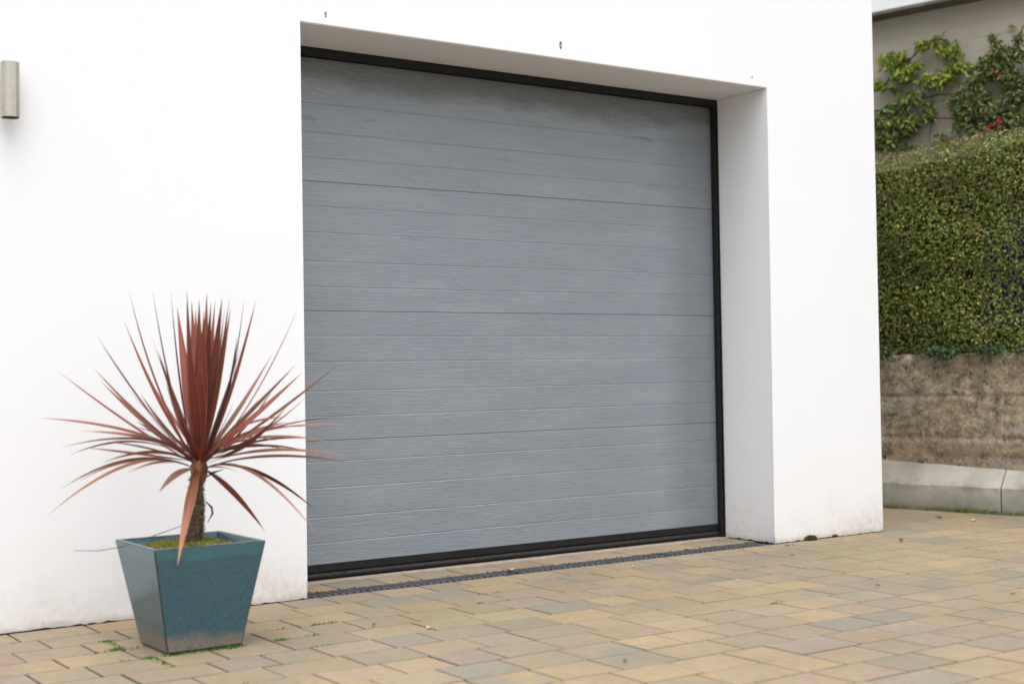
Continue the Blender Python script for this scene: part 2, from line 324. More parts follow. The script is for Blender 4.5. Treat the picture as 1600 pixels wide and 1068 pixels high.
# ---------------------------------------------------------------- house (opening x 0..2.595, z 0..2.3, reveal 0.36 deep)
W, H, DP, PX, XL, TOP = 2.595, 2.30, 0.36, 3.405, -7.0, 4.6
house = tag(empty('house', ((XL + PX) / 2, 0, 0)), 'white rendered house wall with a deep recess round the garage door', 'house')
def house_wall():
    V, F, FM = [], [], []
    def v(*p): V.append(p); return len(V) - 1
    def strip(ax, a0, a1, fixed, z1, seg=.02):
        """rows up from a ragged foot; ax 'x' wall along x at y=fixed, 'y' wall along y at x=fixed"""
        n = max(2, round(abs(a1 - a0) / seg)); rows = [[] for _ in range(4 if z1 > H + .1 else 3)]
        for i in range(n + 1):
            t = a0 + (a1 - a0) * i / n
            g = .001 + .003 * max(0, math.sin(t * 7.1) * math.sin(t * 2.3 + 1)) + (random.random() ** 4) * .006
            if i in (0, n): g = .001
            P = (lambda z: (t, fixed, z)) if ax == 'x' else (lambda z: (fixed, t, z))
            for row, z in zip(rows, (g, .06, H, z1)): row.append(v(*P(z)))
        for i in range(n):
            for A, B in zip(rows, rows[1:]): F.append((A[i], A[i + 1], B[i + 1], B[i]))
    strip('x', XL, 0, 0, TOP); strip('x', W, PX, 0, TOP)          # front, both sides of the opening
    strip('y', 0, 6, PX, TOP)                                    # side facing the hedge
    strip('y', DP, 0, 0, H); strip('y', 0, DP, W, H)           # reveals (left one faces +x, right one faces -x)
    # right reveal must face -x: wind below is fixed by recalc
    def q(*pts): F.append(tuple(v(*p) for p in pts))
    q((0, 0, H), (W, 0, H), (W, 0, TOP), (0, 0, TOP))
    for i in range(18): q((0, DP * i / 18, H), (0, DP * (i + 1) / 18, H), (W, DP * (i + 1) / 18, H), (W, DP * i / 18, H))   # soffit
    q((XL, 6, 0), (XL, 0, 0), (XL, 0, TOP), (XL, 6, TOP)); q((PX, 6, 0), (XL, 6, 0), (XL, 6, TOP), (PX, 6, TOP))
    o = mesh_obj('wall', V, F, M['render'], house)
    bm = bmesh.new(); bm.from_mesh(o.data); bmesh.ops.remove_doubles(bm, verts=bm.verts, dist=.0005); bm.to_mesh(o.data); bm.free()
    b = o.modifiers.new('arris', 'BEVEL'); b.width = .005; b.segments = 2; b.limit_method = 'ANGLE'; b.angle_limit = math.radians(50)
    o.location = (-(XL + PX) / 2, 0, 0)
    return o
hw = house_wall()
def hpart(name, bm, mat):
    o = bm_obj(name, bm, mat, house); o.location = (-(XL + PX) / 2, 0, 0); return o
bm = bmesh.new(); box(bm, XL - .15, PX + .15, -.15, 6.15, TOP, TOP + .18, .01); hpart('roof', bm, M['fascia'])
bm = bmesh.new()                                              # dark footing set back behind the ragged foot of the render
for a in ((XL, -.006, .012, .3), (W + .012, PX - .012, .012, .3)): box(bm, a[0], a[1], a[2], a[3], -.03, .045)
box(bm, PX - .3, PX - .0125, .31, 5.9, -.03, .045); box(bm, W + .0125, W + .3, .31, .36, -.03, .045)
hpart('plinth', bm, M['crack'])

# small fixings left in the wall over the door
for i, (x, z, big, lab) in enumerate(((.117, 2.345, .8, 'tiny dark screw hole above the left end of the garage door'),
                                      (1.302, 2.363, 1.2, 'pale wall plug in a dark hole above the middle of the garage door'),
                                      (2.498, 2.345, .45, 'faint tiny hole above the right end of the garage door'))):
    t = tag(empty('wall_plug', (x, -.0005, z)), lab, 'wall plug', 'fixing holes in a row above the door')
    bm = bmesh.new(); r = bmesh.ops.create_cone(bm, cap_ends=True, segments=16, radius1=.0075, radius2=.0065, depth=.003, matrix=Matrix.Rotation(math.pi / 2, 4, 'X'))
    for v_ in bm.verts: v_.co.z *= 2.1 * big; v_.co.x *= .75 * big
    bm_obj('hole_rim', bm, M['rust'], t)
    bm = bmesh.new(); bmesh.ops.create_cone(bm, cap_ends=True, segments=12, radius1=.005, radius2=.004, depth=.004, matrix=Matrix.Rotation(math.pi / 2, 4, 'X'))
    for v_ in bm.verts: v_.co.z = v_.co.z * 1.5 * big - .003; v_.co.x *= .6 * big; v_.co.y -= .001
    bm_obj('plug_body', bm, M['plug'], t)

# ---------------------------------------------------------------- garage door
door = tag(empty('garage_door', (W / 2, DP, 0)), 'closed grey sectional garage door with wood grain embossing and black frame', 'garage door')
def dpart(name, bm, mat, parent=door, smooth=False):
    o = bm_obj(name, bm, mat, parent, smooth)
    if parent is door: o.location = (-W / 2, -DP, 0)
    return o
XD0, XD1, ZB, ZT = 0.040, 2.566, .070, 2.262
YF = DP + .028                                                # face of the panels
sect = [ZB, .602, 1.163, 1.724, ZT]
inner = (.104, .214, .340, .453)                              # grooves inside one section, measured up from its foot
for k in range(4):
    z0, z1 = sect[k], sect[k + 1]
    base = (.058, .602, 1.163, 1.724)[k]
    gs = [base + g for g in inner if z0 + .02 < base + g < z1 - .02]
    if k == 3: gs = gs[:3]
    prof = [(YF + .045, z0 + .0004), (YF + .003, z0 + .0004), (YF + .0008, z0 + .0012), (YF, z0 + .0035)]
    for g in gs: prof += [(YF, g - .0032), (YF + .0014, g - .0008), (YF + .0014, g + .0004), (YF + .0001, g + .0034)]
    prof += [(YF, z1 - .003), (YF + .0008, z1 - .0012), (YF + .003, z1 - .0004), (YF + .045, z1 - .0004)]
    bm = bmesh.new()
    A = [bm.verts.new((XD0, y, z)) for y, z in prof]; B = [bm.verts.new((XD1, y, z)) for y, z in prof]
    for i in range(len(prof) - 1): bm.faces.new((A[i], B[i], B[i + 1], A[i + 1]))
    bm.faces.new((A[0], A[-1], B[-1], B[0])); bm.faces.new(A); bm.faces.new(B[::-1])
    bmesh.ops.recalc_face_normals(bm, faces=bm.faces)
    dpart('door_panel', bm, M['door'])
bm = bmesh.new(); box(bm, XD0, XD1, YF - .004, YF + .04, .040, ZB - .001, .002); rail = dpart('bottom_rail', bm, M['black'])
bm = bmesh.new()                                               # rounded rubber seal
n = 10; pf = [(YF + .012 - .022 * math.sin(math.pi * i / n) ** .8, .0395 - .034 * i / n) for i in range(n + 1)] + [(YF + .03, .0055), (YF + .03, .0395)]
A = [bm.verts.new((XD0, y, z)) for y, z in pf]; B = [bm.verts.new((XD1, y, z)) for y, z in pf]
for i in range(len(pf)): j = (i + 1) % len(pf); bm.faces.new((A[i], B[i], B[j], A[j]))
bm.faces.new(A); bm.faces.new(B[::-1]); bmesh.ops.recalc_face_normals(bm, faces=bm.faces)
dpart('bottom_seal', bm, M['rubber'])
bm = bmesh.new(); box(bm, .002, W - .002, DP + .002, DP + .06, ZT + .001, H + .03, .002); dpart('door_frame_head', bm, M['black'])
for x0, x1, s in ((.002, XD0 - .001, 1), (XD1 + .001, W - .003, -1)):
    bm = bmesh.new(); box(bm, x0, x1, DP + .004, DP + .06, .004, ZT, .002)
    box(bm, (x1 if s < 0 else x0) - (.006 if s < 0 else 0), (x1 if s < 0 else x0) + (.006 if s > 0 else 0), DP - .004, DP + .0035, .004, ZT - .001, .001)
    dpart('door_frame_jamb', bm, M['black'])

# ---------------------------------------------------------------- ground
def quad(name, x0, x1, y0, y1, z, mat):
    return mesh_obj(name, [(x0, y0, z), (x1, y0, z), (x1, y1, z), (x0, y1, z)], [(0, 1, 2, 3)], mat)
tag(quad('ground', -900, 900, -900, 900, -.08, M['bounce_ground']), None, None, kind='structure')
V, F = [], []
for x0, x1, y0, y1 in ((-7, 8, -9, .006), (3.3, 8, .006, 7), (.0, 2.595, .134, .345)):
    b = len(V); V += [(x0, y0, -.012), (x1, y0, -.012), (x1, y1, -.012), (x0, y1, -.012)]; F.append((b, b + 1, b + 2, b + 3))
tag(mesh_obj('joint_sand', V, F, M['sand']), None, None, kind='structure')
pal = [(.43, .335, .21), (.41, .325, .215), (.395, .31, .215), (.37, .315, .225), (.385, .30, .22), (.335, .292, .212), (.30, .275, .222), (.35, .29, .23), (.42, .32, .19), (.37, .305, .21)]
wts = [3, 3, 4, 3, 3, 2.2, 1.4, 2, 2, 3]
def paving():
    V, F, c1, c2 = [], [], [], []
    def block(x0, x1, y0, y1, zo=0):
        g = .0034; x0 += g; x1 -= g; y0 += g; y1 -= g; e = .0028
        zt = zo + random.gauss(0, .0004); tx, ty = random.gauss(0, .002), random.gauss(0, .002)
        dx, dy = random.gauss(0, .0008), random.gauss(0, .0008)
        cx, cy = (x0 + x1) / 2, (y0 + y1) / 2; b = len(V)
        for (ex, z) in ((e, 0), (0, -e), (0, -.05)):
            for (x, y) in ((x0 + ex, y0 + ex), (x1 - ex, y0 + ex), (x1 - ex, y1 - ex), (x0 + ex, y1 - ex)):
                V.append((x + dx, y + dy, zt + z + ((x - cx) * tx + (y - cy) * ty)))
        F.append((b, b + 1, b + 2, b + 3))
        for r in (0, 4):
            for i in range(4): j = (i + 1) % 4; F.append((b + r + i, b + r + 4 + i, b + r + 4 + j, b + r + j))
        a, d = random.choices(pal, wts, k=2); s = random.uniform(.92, 1.06)
        if random.random() < .55: d = a
        s *= .80
        for k_ in (1, .5, .3): c1.extend([(a[0] * s * k_ * 1.03, a[1] * s * k_, a[2] * s * k_ * .98)] * 4); c2.extend([(d[0] * s * k_ * 1.03, d[1] * s * k_, d[2] * s * k_ * .98)] * 4)
    P = .1795
    def course(y1, xa, xb, depth=P):
        x = xa - random.random() * .2
        while x < xb:
            w_ = random.choices((.225, .178, .268), (6, 2, 2))[0]
            block(max(x, xa), min(x + w_, xb), y1 - depth, y1) if min(x + w_, xb) - max(x, xa) > .03 else None
            x += w_
    y = -.002
    while y > -8.5:
        course(y, -6, 7.5); y -= P
    y = -.002 + P
    while y < 6.5:
        course(y, PX + .006, 5.2); y += P
    course(.3285, .004, W - .004, .1925)                       # the row between drain and door
    o = mesh_obj('paving', V, F, M['paver'], cols=np.array(c1))
    a = o.data.color_attributes.new('Alt', 'FLOAT_COLOR', 'POINT')
    c = np.ones((len(V), 4), dtype=np.float32); c[:, :3] = c2; a.data.foreach_set('color', c.ravel())
    return o
tag(paving(), None, None, kind='structure')
bm = bmesh.new(); box(bm, .004, W - .004, .331, .45, -.05, .0035, .003)
tag(bm_obj('threshold', bm, M['thresh']), 'narrow pale concrete strip along the foot of the garage door', 'threshold')

# drainage channel with three gratings
ch = tag(empty('drainage_channel', (W / 2, .07, 0)), 'narrow dark grey slotted drain laid across the front of the garage door', 'drain')
def cpart(name, bm, mat): o = bm_obj(name, bm, mat, ch); o.location = (-W / 2, -.07, 0); return o
bm = bmesh.new(); box(bm, .003, W - .003, .010, .132, -.06, -.055); box(bm, .003, W - .003, .008, .0125, -.06, -.004); box(bm, .003, W - .003, .1295, .134, -.06, -.004)
cpart('trough', bm, M['dark'])
for a, b in ((.006, 1.055), (1.066, 1.93), (1.935, W - .006)):
    bm = bmesh.new(); zt = -.0015
    box(bm, a, b, .0135, .0215, zt - .014, zt, .001); box(bm, a, b, .1205, .1285, zt - .014, zt, .001); box(bm, a, b, .067, .075, zt - .016, zt - .001, .001)
    x = a + .004
    while x < b - .034:
        for y0, y1, s in ((.0215, .067, 1), (.075, .1205, -1)):
            vs = []
            for (yy, xx) in ((y0, x), (y1, x + .012 * s + (.0 if s > 0 else .012))):
                if s < 0: xx = x + (.012 if yy == y0 else 0)
                for z in (zt - .012, zt - .0015): vs.append((bm.verts.new((xx, yy, z)), bm.verts.new((xx + .0165, yy, z))))
            (a0, a1), (b0, b1), (c0, c1), (d0, d1) = vs
            for f_ in ((b0, b1, d1, d0), (a0, b0, d0, c0), (b1, a1, c1, d1), (a0, c0, c1, a1)): bm.faces.new(f_)
        x += .032
    bmesh.ops.recalc_face_normals(bm, faces=bm.faces)
    cpart('grating', bm, M['drain'])

# ---------------------------------------------------------------- wall lamp
lamp = tag(empty('wall_lamp', (-1.141, 0, 1.905)), 'brushed steel up and down wall light cut off by the left edge', 'wall lamp')
bm = bmesh.new()
def rrect(bm, cx, cy, hx, hy, r, z, n=5):
    out = []
    for sx, sy, a0 in ((1, 1, 0), (-1, 1, 90), (-1, -1, 180), (1, -1, 270)):
        for i in range(n + 1):
            t = math.radians(a0 + 90 * i / n); out.append(bm.verts.new((cx + sx * (hx - r) + r * math.cos(t), cy + sy * (hy - r) + r * math.sin(t), z)))
    return out
cy = -.056
rings = [rrect(bm, -.003, cy, .030, .033, .024, z) for z in (-.102, -.1015, .0895, .091)]
inn = [rrect(bm, -.003, cy, .028, .031, .0225, z) for z in (-.102, -.085)]
for A, B in zip(rings, rings[1:]):
    for i in range(len(A)): j = (i + 1) % len(A); bm.faces.new((A[i], A[j], B[j], B[i]))
for A, B in ((inn[0], rings[0]), (inn[1], inn[0])):
    for i in range(len(A)): j = (i + 1) % len(A); bm.faces.new((A[i], A[j], B[j], B[i]))
bm.faces.new(rings[-1]); bmesh.ops.recalc_face_normals(bm, faces=bm.faces)
lb = bm_obj('lamp_body', bm, M['steel'], lamp)
bm = bmesh.new(); bm.faces.new(rrect(bm, -.003, cy, .0275, .0305, .022, -.086)[::-1]); bm_obj('lamp_glass', bm, M['lens'], lamp)
bm = bmesh.new(); box(bm, -.016, .016, -.0265, -.012, -.03, .03, .002); bm_obj('bracket', bm, M['steel'], lamp)
bm = bmesh.new(); box(bm, -.020, .020, -.0115, -.001, -.040, .040, .003); bm_obj('back_plate', bm, M['steel'], lamp)

# ---------------------------------------------------------------- planter
PC = Vector((-.7237, -.6078, 0)); PH, ST, SB = .348, .187, .1255
pot = tag(empty('planter', PC), 'teal glazed square tapering planter on the block paving with a mossy top', 'planter')
bm = bmesh.new()
def ring(h, z): return [bm.verts.new((sx * h * 1.015 + .002, sy * h, z)) for sx, sy in ((-1, -1), (1, -1), (1, 1), (-1, 1))]
R_ = [ring(SB - .01, .0), ring(SB, .006), ring(ST - .001, PH - .006), ring(ST, PH), ring(ST - .018, PH), ring(ST - .034, PH - .06), ring(SB, .1)]
for A, B in zip(R_, R_[1:]):
    for i in range(4): j = (i + 1) % 4; bm.faces.new((A[i], A[j], B[j], B[i]))
bm.faces.new(R_[0][::-1]); bm.faces.new(R_[-1]); bmesh.ops.recalc_face_normals(bm, faces=bm.faces)
pb = bm_obj('pot_body', bm, [M['glaze'], M['edge']], pot)
md = pb.modifiers.new('rounded', 'BEVEL'); md.width = .0045; md.segments = 3; md.limit_method = 'ANGLE'; md.angle_limit = math.radians(40); md.material = 1
for p_ in pb.data.polygons: p_.use_smooth = False
# soil and moss
S = ST - .027; N_ = 30; V, F = [], []
for i in range(N_ + 1):
    for j in range(N_ + 1):
        x, y = -S + 2 * S * i / N_, -S + 2 * S * j / N_; e = max(abs(x), abs(y)) / S
        V.append((x, y, PH - .036 + .022 * (1 - e ** 3) + .006 * math.sin(x * 60) * math.cos(y * 47) + random.uniform(-.002, .002)))
for i in range(N_):
    for j in range(N_): a = i * (N_ + 1) + j; F.append((a, a + N_ + 1, a + N_ + 2, a + 1))
mesh_obj('soil', V, F, M['soil'], pot, True)
def moss(name, P, parent, size=.008, cols=((.30, .30, .05), (.40, .36, .07), (.19, .22, .04), (.33, .26, .08))):
    n = len(P); T = rvec(n) * .8 + np.array([0, 0, 1]); T /= np.linalg.norm(T, axis=1)[:, None]
    cc = np.array(cols)[rng.integers(0, len(cols), n)] * rng.uniform(.7, 1.25, (n, 1))
    return leaves_mesh(name, P, rvec(n), T, rng.uniform(.6, 1.3, n) * size, rng.uniform(.12, .22, n) * size, cc, M['moss'], parent)
n = 9000; xy = rng.uniform(-S + .004, S - .004, (n, 2)); e = np.max(np.abs(xy), 1) / S
keep = (rng.uniform(size=n) > .1 + .75 * (e > .93)) & ~((xy[:, 0] < -.10) & (rng.uniform(size=n) < .5)); xy = xy[keep]; e = e[keep]
zz = PH - .037 + .022 * (1 - e ** 3) + .009 * np.abs(np.sin(xy[:, 0] * 43 + 1) * np.cos(xy[:, 1] * 37))
moss('moss', np.column_stack([xy, zz]), pot, .011)

# ---------------------------------------------------------------- cordyline
RCv = Vector(RC)
TB = Vector((-.7158, -.6132, PH - .03))
plant = tag(empty('cordyline', TB), 'spiky red cordyline with long narrow leaves on a bare rough trunk', 'plant')
def rel(p): return Vector(p) - TB
bm = bmesh.new(); top = RCv - Vector((0, 0, .035)); pts, rad = [], []
for i in range(60):
    t = i / 59; q = TB.lerp(top, t) + Vector((.006 * math.sin(t * 5), 0, 0)); q.z += 0
    pts.append(rel(q)); rad.append((.026 - .007 * t) * (1 + .07 * math.sin(i * 1.9) + random.uniform(-.05, .05)))
tube(bm, pts, rad, 18)
for v_ in bm.verts: v_.co += Vector((random.uniform(-1, 1), random.uniform(-1, 1), random.uniform(-1, 1))) * .0016
trunk = bm_obj('trunk', bm, M['bark'], plant, True)
n = 2400; tt = rng.uniform(0, 1, n) ** 1.5; an = rng.uniform(0, 2 * np.pi, n)       # peeling fibres
B0, B1 = np.array(rel(TB)), np.array(rel(top)); out = np.column_stack([np.cos(an), np.sin(an), np.zeros(n)])
P = B0 + (B1 - B0) * tt[:, None] + out * (.0245 - .007 * tt)[:, None]; P[:, 0] += .006 * np.sin(tt * 5)
T = out * .5 + rvec(n) * .7 + np.array([0, 0, -.2]); cc = np.array([[.22, .15, .085], [.10, .06, .035], [.17, .14, .07], [.30, .23, .13]])[rng.integers(0, 4, n)]
leaves_mesh('bark_fibres', P, rvec(n), T, rng.uniform(.006, .016, n), rng.uniform(.001, .0022, n), cc, M['cord'], trunk)
# swollen base of the crown
bm = bmesh.new(); prof = [(.0, .020), (.02, .026), (.045, .030), (.065, .024), (.09, .010)]
tube(bm, [rel(RCv + Vector((0, 0, -.065 + z))) for z, r in prof], [r for z, r in prof], 14); bm_obj('leaf_sheath', bm, simple('pale_leaf_sheath', (.22, .085, .045), .6, .3, n=25, amt=.6), plant, True)
KC = {'m': ((.195, .045, .027), (.42, .20, .145)), 't': ((.19, .065, .045), (.42, .24, .16)), 'o': ((.26, .09, .05), (.60, .30, .15)), 'd': ((.060, .024, .032), (.13, .07, .085)),
      'l': ((.27, .125, .095), (.45, .26, .20)), 's': ((.42, .12, .08), (.62, .26, .19))}
def strap(tip, wmm, sag, kind, seed):
    rnd = random.Random(seed); T = Vector(tip) * (1.03 if tip[2] > 0 else 1); wmm *= (.95 if tip[2] > .4 else .82); L = T.length; W_ = wmm / 1000 / 2
    ph = math.atan2(T.y, T.x); start = Vector((math.cos(ph), math.sin(ph), 0)) * .014
    rt = Vector((.824, -.566, 0)); side = T.dot(rt)
    # bow: perpendicular to the leaf, upwards for droopers
    up = Vector((0, 0, 1)); pn = (up - T.normalized() * T.normalized().z)
    if pn.length < .25: pn = Vector((-T.x, -T.y, .15))
    pn.normalize(); s_ = abs(sag) if T.z < .17 else sag * (1 if side < 0 else -1)
    if T.z >= .17: s_ = -abs(sag)
    z0 = -.02 if T.z < 0 else rnd.uniform(-.01, .03)
    P0 = start + Vector((0, 0, z0)); P1 = P0.lerp(T, .42) + pn * L * s_ * 1.6
    if T.z < -.1: P1 = P0.lerp(T, .28) + pn * L * (abs(sag) * 1.3 + .03)
    n = 22; V, cols = [], []; F = []
    wprof = lambda t: (.34 + .66 * math.sin(min(t / .45, 1) * math.pi / 2)) * (1 if t < .45 else max(0, 1 - ((t - .45) / .55) ** 1.55))
    edge = Vector(KC[kind][1]); core = Vector(KC[kind][0]); tipc = Vector((.50, .24, .11))
    tw = rnd.uniform(-.5, .5) if T.z > .3 else (rnd.choice((-1, 1)) * rnd.uniform(.5, 1.0) if kind not in 'sl' and not (kind == 'o' and T.z < -.2) else .25); pb_ = None; jit = rnd.uniform(.55, 1.12)
    for i in range(n + 1):
        t = i / n; a = P0.lerp(P1, t); b = P1.lerp(T, t); q = a.lerp(b, t); tg = (b - a).normalized()
        bi = Vector((-math.sin(ph), math.cos(ph), 0)); bi = (bi - tg * bi.dot(tg)).normalized(); nn = bi.cross(tg)
        rot = tw * (.25 + t * 1.1); bi2 = bi * math.cos(rot) + nn * math.sin(rot); nn2 = nn * math.cos(rot) - bi * math.sin(rot)
        ww = max(W_ * wprof(t), .0004)
        for s, f_ in ((-1, .22), (-.82, .16), (0, 0), (.82, .16), (1, .22)):
            V.append(rel(RCv + q + bi2 * s * ww + nn2 * ww * f_))
            c = core.lerp(edge, .85 if abs(s) == 1 else (.0 if s else .14)) * jit
            if kind in 'ot': c = c.lerp(tipc, max(0, t - .55) * 1.3)
            else: c = c.lerp(tipc * .6, max(0, t - .8))
            c = c.lerp(Vector((.20, .03, .015)), max(0, .22 - t) * 3)
            cols.append(tuple(c))
    for i in range(n):
        for k in range(4): a = i * 5 + k; F.append((a, a + 5, a + 6, a + 1))
    mesh_obj('leaf', V, F, M['cord'], plant, True, cols=np.array(cols))
fr = random.Random(11)
for _ in range(20):                                           # shorter leaves filling the crown between the long ones
    az, el, ln = fr.uniform(0, 6.283), math.radians(fr.uniform(8, 72)), fr.uniform(.28, .46)
    LEAVES.append((ln * math.cos(el) * math.cos(az), ln * math.cos(el) * math.sin(az), ln * math.sin(el), fr.uniform(.0, .08), fr.randint(20, 36), fr.choice('mmmlt')))
for i, (x, y, z, sg, wd, kd) in enumerate(LEAVES): strap((x, y, z), wd, sg, kd, i)
# two dead curled leaf remnants on the trunk
for a in ([(.018, -.01, -.13), (.034, -.02, -.15), (.036, -.022, -.17), (.022, -.013, -.20)], [(-.012, .0, -.19), (-.03, .015, -.195), (-.048, .03, -.20)], [(-.01, .02, -.195), (-.12, .07, -.235), (-.22, .14, -.275), (-.28, .18, -.285), (-.345, .24, -.285)], [(.02, -.01, -.05), (.04, -.02, -.035), (.07, -.04, -.025)]):
    bm = bmesh.new(); tube(bm, [rel(RCv + Vector(q)) for q in a], ([.002, .004, .0035, .0008] if len(a) < 5 else [.0012, .0014, .0015, .0013])[:len(a) - 1] + [.0008], 5); bm_obj('dead_leaf_stub', bm, simple('purple_black_stub', (.03, .015, .035), .6), plant, True)

# ---------------------------------------------------------------- retaining wall, hedge, blockwork: local frame (x to the right along the wall, y away, z up)
LO = Vector((.97327 * 4.4257, .22966 * 4.4257, 0)); LA = math.atan2(-.97327, .22966)
X0, X1 = -3.4, 6.0
foot = tag(empty('concrete_footing', LO, LA), 'pale grey concrete footing with a sloped top along the rough wall', 'footing')
foot['group'] = 'walling beside the drive'
def seg(a, b):
    n = 24; V, F = [], []
    prof0 = [(.30, -.05), (.0, -.05), (.0, .05), (.0, .155), (.004, .162), (.088, None), (.30, None)]
    for i in range(n + 1):
        x = a + (b - a) * i / n; zt = .277 - .044 * (min(max(x, -.5), 1.6) - .612)
        for j, (y, z) in enumerate(prof0):
            zz = zt if z is None else z
            V.append((x + (.05 * (y / .09) if j in (4, 5) and False else 0), y + random.uniform(-.0012, .0012), zz + (random.uniform(-.0015, .0015) if z != -.05 else 0)))
    m_ = len(prof0)
    for i in range(n):
        for j in range(m_ - 1): p_ = i * m_ + j; F.append((p_, p_ + 1, p_ + m_ + 1, p_ + m_))
    F.append(tuple(range(m_))); F.append(tuple(n * m_ + k for k in range(m_))[::-1])
    o = mesh_obj('footing_segment', V, F, M['footing'], foot)
    bm = bmesh.new(); bm.from_mesh(o.data); bmesh.ops.recalc_face_normals(bm, faces=bm.faces); bm.to_mesh(o.data); bm.free()
for a, b in ((X0, -.42), (-.415, .958), (.966, 2.35), (2.356, 3.75), (3.756, X1)): seg(a, b)
for x in (-.4175, .962, 2.353, 3.753):
    bm = bmesh.new(); box(bm, x - .006, x + .006, .010, .2, -.03, .152); bm_obj('dirt_joint', bm, M['crack'], foot)

rw = tag(empty('retaining_wall', LO, LA), 'rough brown weathered concrete retaining wall under the hedge', 'retaining wall')
nx, nz = 260, 44; V, F = [], []
for i in range(nx + 1):
    for j in range(nz + 1):
        x = X0 + (X1 - X0) * i / nx; z = .2 + .752 * j / nz
        d = .006 * math.sin(x * 3.1 + z * 5) + .004 * math.sin(x * 11 + z * 9) + random.uniform(-.0035, .0035)
        if abs(z - .443) < .012 or abs(z - .70) < .012: d += .006
        if z < .43: d -= .006
        if z < .34: d = -.002
        if j == nz: d += .006
        V.append((x, .088 + d, z + (random.uniform(-.004, .004) if j == nz else 0)))
for i in range(nx):
    for j in range(nz): a = i * (nz + 1) + j; F.append((a, a + nz + 1, a + nz + 2, a + 1))
mesh_obj('rough_face', V, F, M['rubble'], rw, True)
bm = bmesh.new(); box(bm, X0, X1, .105, .30, 0, .945, .004); bm_obj('wall_core', bm, M['rubble'], rw)

V, F = [], []; nx, ny = 80, 10
for i in range(nx + 1):
    for j in range(ny + 1): V.append((X0 + (X1 - X0) * i / nx, .3 + 1.22 * j / ny, .93 + random.uniform(-.02, .02)))
for i in range(nx):
    for j in range(ny): a = i * (ny + 1) + j; F.append((a, a + ny + 1, a + ny + 2, a + 1))
bk = mesh_obj('soil_bank', V, F, M['bankearth']); bk.location = LO; bk.rotation_euler = (0, 0, LA); tag(bk, None, None, kind='structure')

# hedge
HX0, HX1, HY0, HY1, HZ0 = -3.2, 5.6, .06, .80, .96
def htop(x): return 2.195 + .075 * (x + .1) / .9 if x < 1.2 else 2.303
hedge = tag(empty('hedge', LO, LA), 'clipped green privet hedge with a browned top growing on the rough wall', 'hedge')
bm = bmesh.new()
n = 40
for a in range(n):
    x0 = HX0 + .1 + (HX1 - HX0 - .2) * a / n; x1 = HX0 + .1 + (HX1 - HX0 - .2) * (a + 1) / n
    box(bm, x0, x1 - .001, HY0 + .17 + random.uniform(-.012, .012), HY1 - .1, HZ0 - .02, htop(x0) - .075 + random.uniform(-.015, .015))
bm_obj('woody_core', bm, simple('dark_brown_hedge_interior', (.045, .030, .018), .95, .1, n=25, amt=.7, bump=1, bscale=50), hedge)
def hleaves():
    dens = 12500; La = HX1 - HX0; A_front = La * 1.3; nf = int(A_front * dens); nt_ = int(La * (HY1 - HY0) * 3600)
    # front shell
    x = rng.uniform(HX0, HX1, nf); z = rng.uniform(HZ0 - .015, 1, nf) * 0 + rng.uniform(0, 1, nf)
    tp = np.where(x < 1.2, 2.195 + .075 * (x + .1) / .9, 2.303); zz = HZ0 - .01 + (tp - HZ0) * z
    y = HY0 + rng.exponential(.055, nf) + .018 * np.sin(x * 9 + zz * 4) + .018 * np.sin(zz * 13 + x * 3)
    y += np.clip((zz - (tp - .07)) / .07, 0, 1) ** 2 * .05
    P = np.column_stack([x, y, zz]); N = np.column_stack([rng.normal(0, .55, nf), np.full(nf, -1.0), rng.normal(.35, .55, nf)])
    # top
    x2 = rng.uniform(HX0, HX1, nt_); y2 = rng.uniform(HY0 + .03, HY1, nt_); tp2 = np.where(x2 < 1.2, 2.195 + .075 * (x2 + .1) / .9, 2.303)
    z2 = tp2 - rng.exponential(.03, nt_) + .012 * np.sin(x2 * 11) - np.clip((HY0 + .08 - y2) / .05, 0, 1) * .03
    P2 = np.column_stack([x2, y2, z2]); N2 = np.column_stack([rng.normal(0, .6, nt_), rng.normal(-.2, .6, nt_), np.full(nt_, 1.0)])
    P = np.concatenate([P, P2]); N = np.concatenate([N, N2]); n = len(P)
    tpa = np.concatenate([tp, tp2]); hgt = (tpa - P[:, 2])
    base = np.array([[.100, .165, .026], [.135, .205, .034], [.070, .110, .020], [.225, .255, .060], [.090, .135, .034], [.32, .31, .09]])
    cc = np.array([1.4, 1.2, 1.05]) * base[rng.choice(6, n, p=[.27, .25, .2, .13, .1, .05])] * rng.uniform(.75, 1.2, (n, 1))
    brown = np.array([[.30, .22, .10], [.24, .17, .08], [.34, .30, .11]])
    patch = np.sin(P[:, 0] * 5.2 + 1.1) * .5 + np.sin(P[:, 0] * 2.1 + P[:, 2] * 3) * .5
    pb = np.clip(1.1 - hgt / .06, 0, 1) * .65 + np.clip(.65 - hgt / .5, 0, 1) * np.clip((.75 - P[:, 0]) / .6, 0, 1) * .8 + (patch > .7) * .12
    isb = rng.uniform(size=n) < pb; cc[isb] = brown[rng.integers(0, 3, isb.sum())] * rng.uniform(.7, 1.2, (isb.sum(), 1))
    # keep fewer leaves where the hedge is thin, so twigs show
    keep = rng.uniform(size=n) < np.where((patch > .55) & (hgt > .1), .60, .92)
    P, N, cc, isb = P[keep], N[keep], cc[keep], isb[keep]; n = len(P)
    L = rng.uniform(.011, .025, n); L[isb] *= .7; W_ = L * rng.uniform(.26, .36, n)
    return leaves_mesh('foliage', P, N, rvec(n) + np.array([0, -.4, .3]), L, W_, cc, M['leaf'], hedge)
hleaves()
